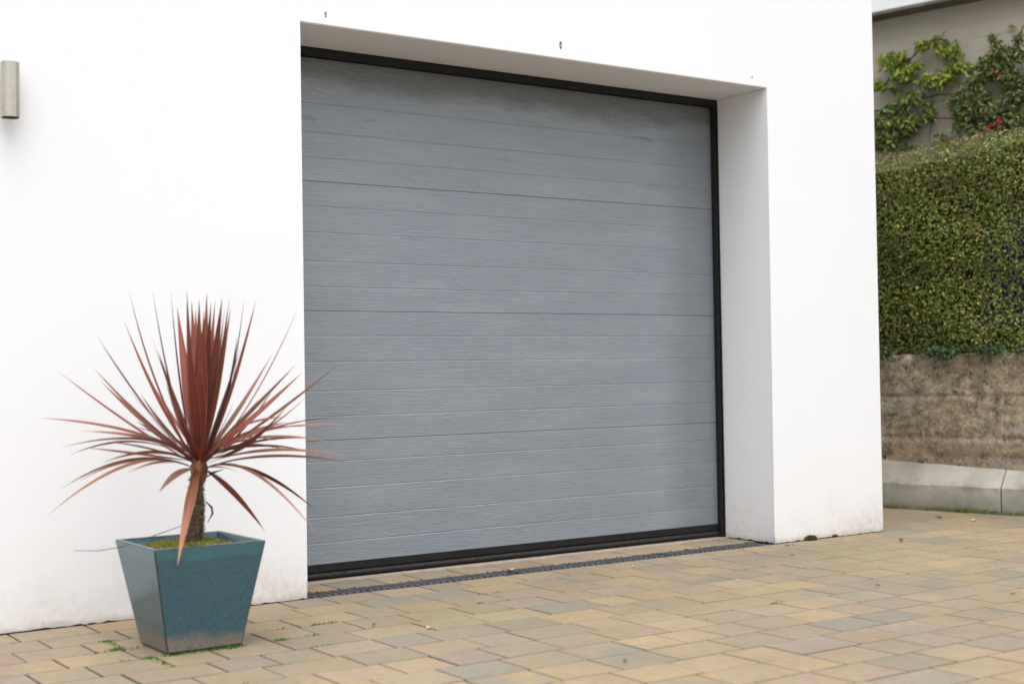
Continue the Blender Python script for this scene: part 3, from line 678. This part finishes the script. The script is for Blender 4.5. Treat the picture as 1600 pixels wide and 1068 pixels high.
def htwigs(n=5200):
    V, F = [], []
    for _ in range(n):
        x = random.uniform(HX0, HX1); tp = htop(x); top = random.random() < .45
        z = tp - random.random() ** 1.5 * .35 if top else random.uniform(HZ0, tp); y = HY0 + random.uniform(.01, .10)
        p0 = Vector((x, y, min(z, tp - .015))); d = Vector((random.gauss(0, .6), random.gauss(-.1, .35), random.uniform(.1, 1.2))).normalized() * random.uniform(.04, .13)
        p1 = p0 + d
        if p1.z > tp + .02: p1.z = tp + .02
        p1.y = max(p1.y, HY0 - .012)
        r = random.uniform(.0008, .0018); a = d.cross(Vector((.3, .9, .2))).normalized() * r; b = d.cross(a).normalized() * r; k = len(V)
        for p in (p0, p1):
            s = 1 if p is p0 else .6
            V += [p + a * s, p - a * .5 * s + b * .87 * s, p - a * .5 * s - b * .87 * s]
        F += [(k, k + 1, k + 4, k + 3), (k + 1, k + 2, k + 5, k + 4), (k + 2, k, k + 3, k + 5)]
    mesh_obj('twigs', V, F, simple('pale_hedge_twig', (.27, .19, .11), .9, .2, n=9, amt=.4), hedge)
htwigs()
# ivy leaves spilling over the wall edge
n = 900; xc = rng.choice([-.16, -.05, .17, .55, .63, .9, 1.2, 1.9, 2.6, 3.3], n) + rng.normal(0, .06, n)
P = np.column_stack([xc, .06 - np.abs(rng.normal(0, .02, n)), .965 - rng.exponential(.02, n) + .02])
cc = np.array([[.04, .085, .03], [.07, .13, .04], [.03, .06, .025]])[rng.integers(0, 3, n)]
leaves_mesh('trailing_leaves', P, np.column_stack([rng.normal(0, .5, n), -np.ones(n), rng.normal(.4, .5, n)]), rvec(n) + np.array([0, 0, -.5]), rng.uniform(.018, .034, n), rng.uniform(.006, .011, n), cc, M['leaf'], hedge)
# netting behind the hedge leaves
bm = bmesh.new()
for i in range(18): box(bm, .80 + i * .018, .803 + i * .018, HY0 + .150, HY0 + .153, 1.12, 1.75)
for j in range(34): box(bm, .80, 1.12, HY0 + .1535, HY0 + .1555, 1.13 + j * .018, 1.133 + j * .018)
net = bm_obj('netting', bm, M['blue']); net.location = LO; net.rotation_euler = (0, 0, LA); tag(net, 'blue plastic netting glimpsed between the hedge leaves', 'netting')

# blockwork wall with white coping band
bw = tag(empty('blockwork_wall', LO, LA), 'old tan blockwork wall behind the hedge under a white overhanging band', 'garden wall')
bm = bmesh.new(); box(bm, X0, X1 + 2, 1.5, 1.75, .5, 3.448); bm_obj('blockwork', bm, M['blockwork'], bw)
bm = bmesh.new(); box(bm, X0, X1 + 2, 1.335, 1.75, 3.449, 3.468, .002); bm_obj('coping_underside', bm, M['coping'], bw)
bm = bmesh.new(); box(bm, X0, X1 + 2, 1.330, 1.78, 3.469, 4.3, .006); bm_obj('coping', bm, M['fascia'], bw)

# climbing shrubs trained on the blockwork
def shrub(name, clumps, branches, cols, lab, cat, L0, L1, per, yoff, extra=()):
    t = tag(empty(name, LO, LA), lab, cat)
    Ps, Ls = [], []
    for x, z, r in clumps:
        r = r / 1000 * 1.15; n = int(per * (r / .035) ** 2)
        q = rng.normal(0, .5, (n, 3)) * np.array([r, min(r, .045), r]); q += np.array([x / 1000, yoff, z / 1000]); q[:, 1] = np.minimum(q[:, 1], 1.485)
        Ps.append(q)
    P = np.concatenate(Ps); n = len(P)
    T = rvec(n) * .9 + np.array([0, -.15, -.5]); cc = np.array(cols)[rng.integers(0, len(cols), n)] * rng.uniform(.7, 1.25, (n, 1))
    L = rng.uniform(L0, L1, n)
    leaves_mesh('foliage', P, np.column_stack([rng.normal(0, .6, n), -np.ones(n), rng.normal(.4, .5, n)]), T, L, L * rng.uniform(.17, .27, n), cc, M['leaf'], t, curl=.25)
    for b in branches:
        bm = bmesh.new(); pts = []
        for i in range(len(b) - 1):
            for k in range(4):
                u = k / 4; pts.append((b[i][0] / 1000 * (1 - u) + b[i + 1][0] / 1000 * u + random.uniform(-.003, .003), 1.43 + random.uniform(-.008, .008), b[i][1] / 1000 * (1 - u) + b[i + 1][1] / 1000 * u + random.uniform(-.003, .003)))
        pts.append((b[-1][0] / 1000, 1.43, b[-1][1] / 1000)); r0 = .0075 if len(b) > 5 else .0045
        tube(bm, pts, [r0 * (1 - .6 * i / len(pts)) for i in range(len(pts))], 6); bm_obj('branch', bm, M['branch'], t, True)
    return t
LIMEC = [(.24, .29, .02), (.17, .24, .022), (.30, .33, .03), (.11, .16, .02)]
MIDC = [(.08, .13, .02), (.13, .19, .025), (.055, .09, .018), (.22, .25, .03)]
DARKC = [(.065, .10, .020), (.10, .14, .025), (.045, .07, .018), (.15, .18, .028), (.21, .22, .045)]
shrub('espalier_shrub', LIME, [BRANCH[i] for i in (0, 1, 6, 9)], LIMEC, 'lime green trained shrub arching high on the old blockwork wall', 'shrub', .030, .052, 60, 1.42)
shrub('espalier_shrub', MID, [BRANCH[i] for i in (3, 4, 12)], MIDC, 'mid green trained shrub low on the blockwork next to the white house corner', 'shrub', .028, .048, 64, 1.41)
ext = [(int(rng.uniform(520, 3600)), int(rng.uniform(2250, 2900)), int(rng.uniform(30, 50))) for _ in range(260)]
ext = [e_ for e_ in ext if e_[0] > 640]
bs = shrub('berry_shrub', DARK + ext, [BRANCH[i] for i in (2, 5, 7, 8, 10, 11)], DARKC, 'dark green bushy shrub with red berries against the blockwork above the hedge', 'shrub', .026, .046, 72, 1.39)
for k, (x, z) in enumerate(BERRY):
    bm = bmesh.new()
    for _ in range(7 if k < 6 else 3):
        bmesh.ops.create_icosphere(bm, subdivisions=1, radius=.0065, matrix=Matrix.Translation(Vector((x / 1000, 1.30, z / 1000)) + Vector((random.gauss(0, .011 if k < 6 else .004), random.gauss(0, .004), random.gauss(0, .011 if k < 6 else .004)))))
    bm_obj('berry_cluster', bm, M['berry'], bs, True)

# ---------------------------------------------------------------- small litter and growth on the paving
def litter_leaf(x, y, s, c, lab, rz, z=.002, name='fallen_leaf', cat='leaf'):
    V, F, n = [], [], 8
    for i in range(n + 1):
        t = i / n; w_ = s * .28 * math.sin(math.pi * min(t * 1.02, 1)) ** .8 + .0004
        for q in (-1, 0, 1): V.append(((t - .5) * s, q * w_, .003 + .18 * s * (abs(q) * .7 + math.sin(t * 3.1) * .5) + random.uniform(0, .0006)))
    for i in range(n):
        for k in range(2): a = i * 3 + k; F.append((a, a + 3, a + 4, a + 1))
    o = mesh_obj(name, V, F, M['moss'], None, True, cols=np.array([c] * len(V))); o.location = (x, y, z); o.rotation_euler = (0, 0, rz)
    tag(o, lab, cat, 'bits of leaf lying on the paving')
for a in (
    (3.117, -.362, .045, (.05, .035, .02), 'dark crumpled leaf on the paving just right of the house corner', .4),
    (1.035, .075, .05, (.50, .46, .22), 'pale yellow leaf scrap on the left join of the drain', 1.1),
    (1.29, .07, .035, (.42, .33, .12), 'small tan leaf scrap on the drain near its middle', .2),
    (.222, -1.721, .022, (.08, .05, .03), 'small brown speck in the foreground paving left of centre', .9),
    (1.918, -1.238, .02, (.05, .035, .025), 'tiny dark speck on paving below the right pier', 2.0),
    (2.134, -1.712, .022, (.10, .07, .03), 'small brown scrap at the right edge of the paving', 1.4),
    (4.193, .249, .04, (.35, .33, .10), 'yellow green leaf by the foot of the concrete footing', .7),
    (4.13, -.03, .04, (.62, .60, .55), 'whitish leaf scrap near the footing at the right edge', .1),
    (4.10, .19, .035, (.07, .05, .03), 'dark leaf scrap beside the yellow one near the footing', 2.3),
    (.035, -.878, .028, (.60, .55, .40), 'cream leaf scrap on the paving right of the planter', .5),
    (-.085, -.701, .025, (.10, .06, .04), 'brown scrap on the paving between planter and door', 1.2),
    (1.59, -.777, .018, (.65, .62, .52), 'tiny white chip on the paving in front of the right pier', .3),
    (1.528, -.176, .02, (.60, .56, .45), 'tiny pale chip on paving just in front of the drain', .3),
    (2.55, -.125, .025, (.09, .06, .04), 'brown scrap by the foot of the right pier', 1.9),
    (.877, -1.371, .014, (.08, .06, .04), 'tiny dark grain in the middle of the foreground paving', .2)):
    litter_leaf(*a)
# moss cushions at the foot of the pier
for x, y, r, lab in ((2.835, -.014, .038, 'round green moss cushion at the foot of the right pier'), (3.02, -.008, .013, 'small moss tuft near the outer corner of the right pier')):
    n = int(1600 * r / .038); q = rvec(n); q[:, 2] = np.abs(q[:, 2]); q *= np.array([r, r * .45, r * .5])
    o = moss('moss_cushion', q, None, .009, ((.12, .11, .035), (.17, .15, .05), (.09, .07, .03))); o.location = (x, y, 0); tag(o, lab, 'moss')
# moss and seedlings in the joints by the planter: uncountable
P = []
def joint(x0, y0, x1, y1, n, j=.006):
    for _ in range(n):
        t = random.random(); P.append((x0 + (x1 - x0) * t + random.gauss(0, j), y0 + (y1 - y0) * t + random.gauss(0, j * .7), -.003))
yj = lambda k: -.002 - k * .1795
joint(-1.05, yj(3), -.86, yj(3), 50); joint(-.93, yj(2), -.92, yj(3), 70); joint(-1.0, yj(4), -.86, yj(4), 40); joint(-.90, yj(4), -.90, yj(5), 60)
joint(-.86, -.735, -.59, -.737, 380, .005); joint(-.62, -.73, -.60, -.60, 120); joint(-.46, yj(4), -.30, yj(4), 50); joint(-.25, yj(3), -.15, yj(3), 60, .004)
for cx, cy, n in ((-.923, -.371, 120), (-.945, -.53, 160), (-.91, -.73, 160), (-.456, -.725, 160), (-.64, -.742, 160)): joint(cx - .01, cy, cx + .01, cy, n, .009)
for _ in range(12):
    x = random.uniform(-1.8, 4); k = random.randint(1, 9); joint(x, yj(k), x + random.uniform(.02, .25), yj(k), random.randint(4, 22), .0018)
jm = moss('joint_moss', np.array(P), None, .011, ((.10, .22, .03), (.16, .30, .05), (.08, .13, .03))); tag(jm, None, None, kind='stuff')
# moss line along the footing
P = []; 
for _ in range(9000):
    x = random.uniform(-.6, 5.5); k = .5 + .5 * math.sin(x * 7 + 2) * math.sin(x * 3.1)
    if random.random() < k: P.append((x, -abs(random.gauss(0, .012)), random.uniform(-.004, .010 + .014 * k)))
fm_ = moss('footing_moss', np.array(P), None, .012, ((.17, .20, .03), (.10, .12, .025), (.24, .25, .04))); fm_.location = LO; fm_.rotation_euler = (0, 0, LA); tag(fm_, None, None, kind='stuff')
# crumbs of dirt along the foot of the walls and on the drain
V, F = [], []
def crumb(x, y, s, z=0):
    b = len(V); 
    for dx, dy, dz in ((-1, -1, 0), (1, -1, 0), (1, 1, 0), (-1, 1, 0), (0, 0, 1)): V.append((x + dx * s * random.uniform(.5, 1), y + dy * s * random.uniform(.4, .9), z + dz * s * random.uniform(.7, 1.5)))
    F.extend([(b, b + 1, b + 4), (b + 1, b + 2, b + 4), (b + 2, b + 3, b + 4), (b + 3, b, b + 4)])
for _ in range(900):
    x = random.uniform(-3, 3.4)
    if 0 < x < W: continue
    if math.sin(x * 9) * math.sin(x * 4.3 + 1) < random.uniform(-.6, .5): continue
    crumb(x, -abs(random.gauss(0, .006)) - .001, random.uniform(.0015, .0055))
for _ in range(160): crumb(random.uniform(.01, 2.58), random.choice((.014, .13, .133)) + random.gauss(0, .004), random.uniform(.002, .005))
for _ in range(150): crumb(random.uniform(-1.5, 4), -random.uniform(0, 3), random.uniform(.001, .0028))
for _ in range(60): crumb(random.uniform(2.3, 3.3), -random.random() ** 2 * .12, random.uniform(.0015, .004))
tag(mesh_obj('dirt_crumbs', V, F, M['crack']), None, None, kind='stuff')
# last year's leaf caught on the blockwork wall
o = None
litter_leaf(0, 0, .06, (.38, .24, .09), 'single dry brown leaf caught on the blockwork wall above the berries', 0)
o = bpy.data.objects['fallen_leaf.015'] if 'fallen_leaf.015' in bpy.data.objects else [x for x in bpy.data.objects if x.name.startswith('fallen_leaf')][-1]
Rm = Matrix.Rotation(LA, 4, 'Z'); o.matrix_world = Matrix.Translation(LO) @ Rm @ Matrix.Translation((.496, 1.488, 3.212)) @ Matrix.Rotation(.4, 4, 'Y') @ Matrix.Rotation(math.pi / 2, 4, 'X')
del o['group']
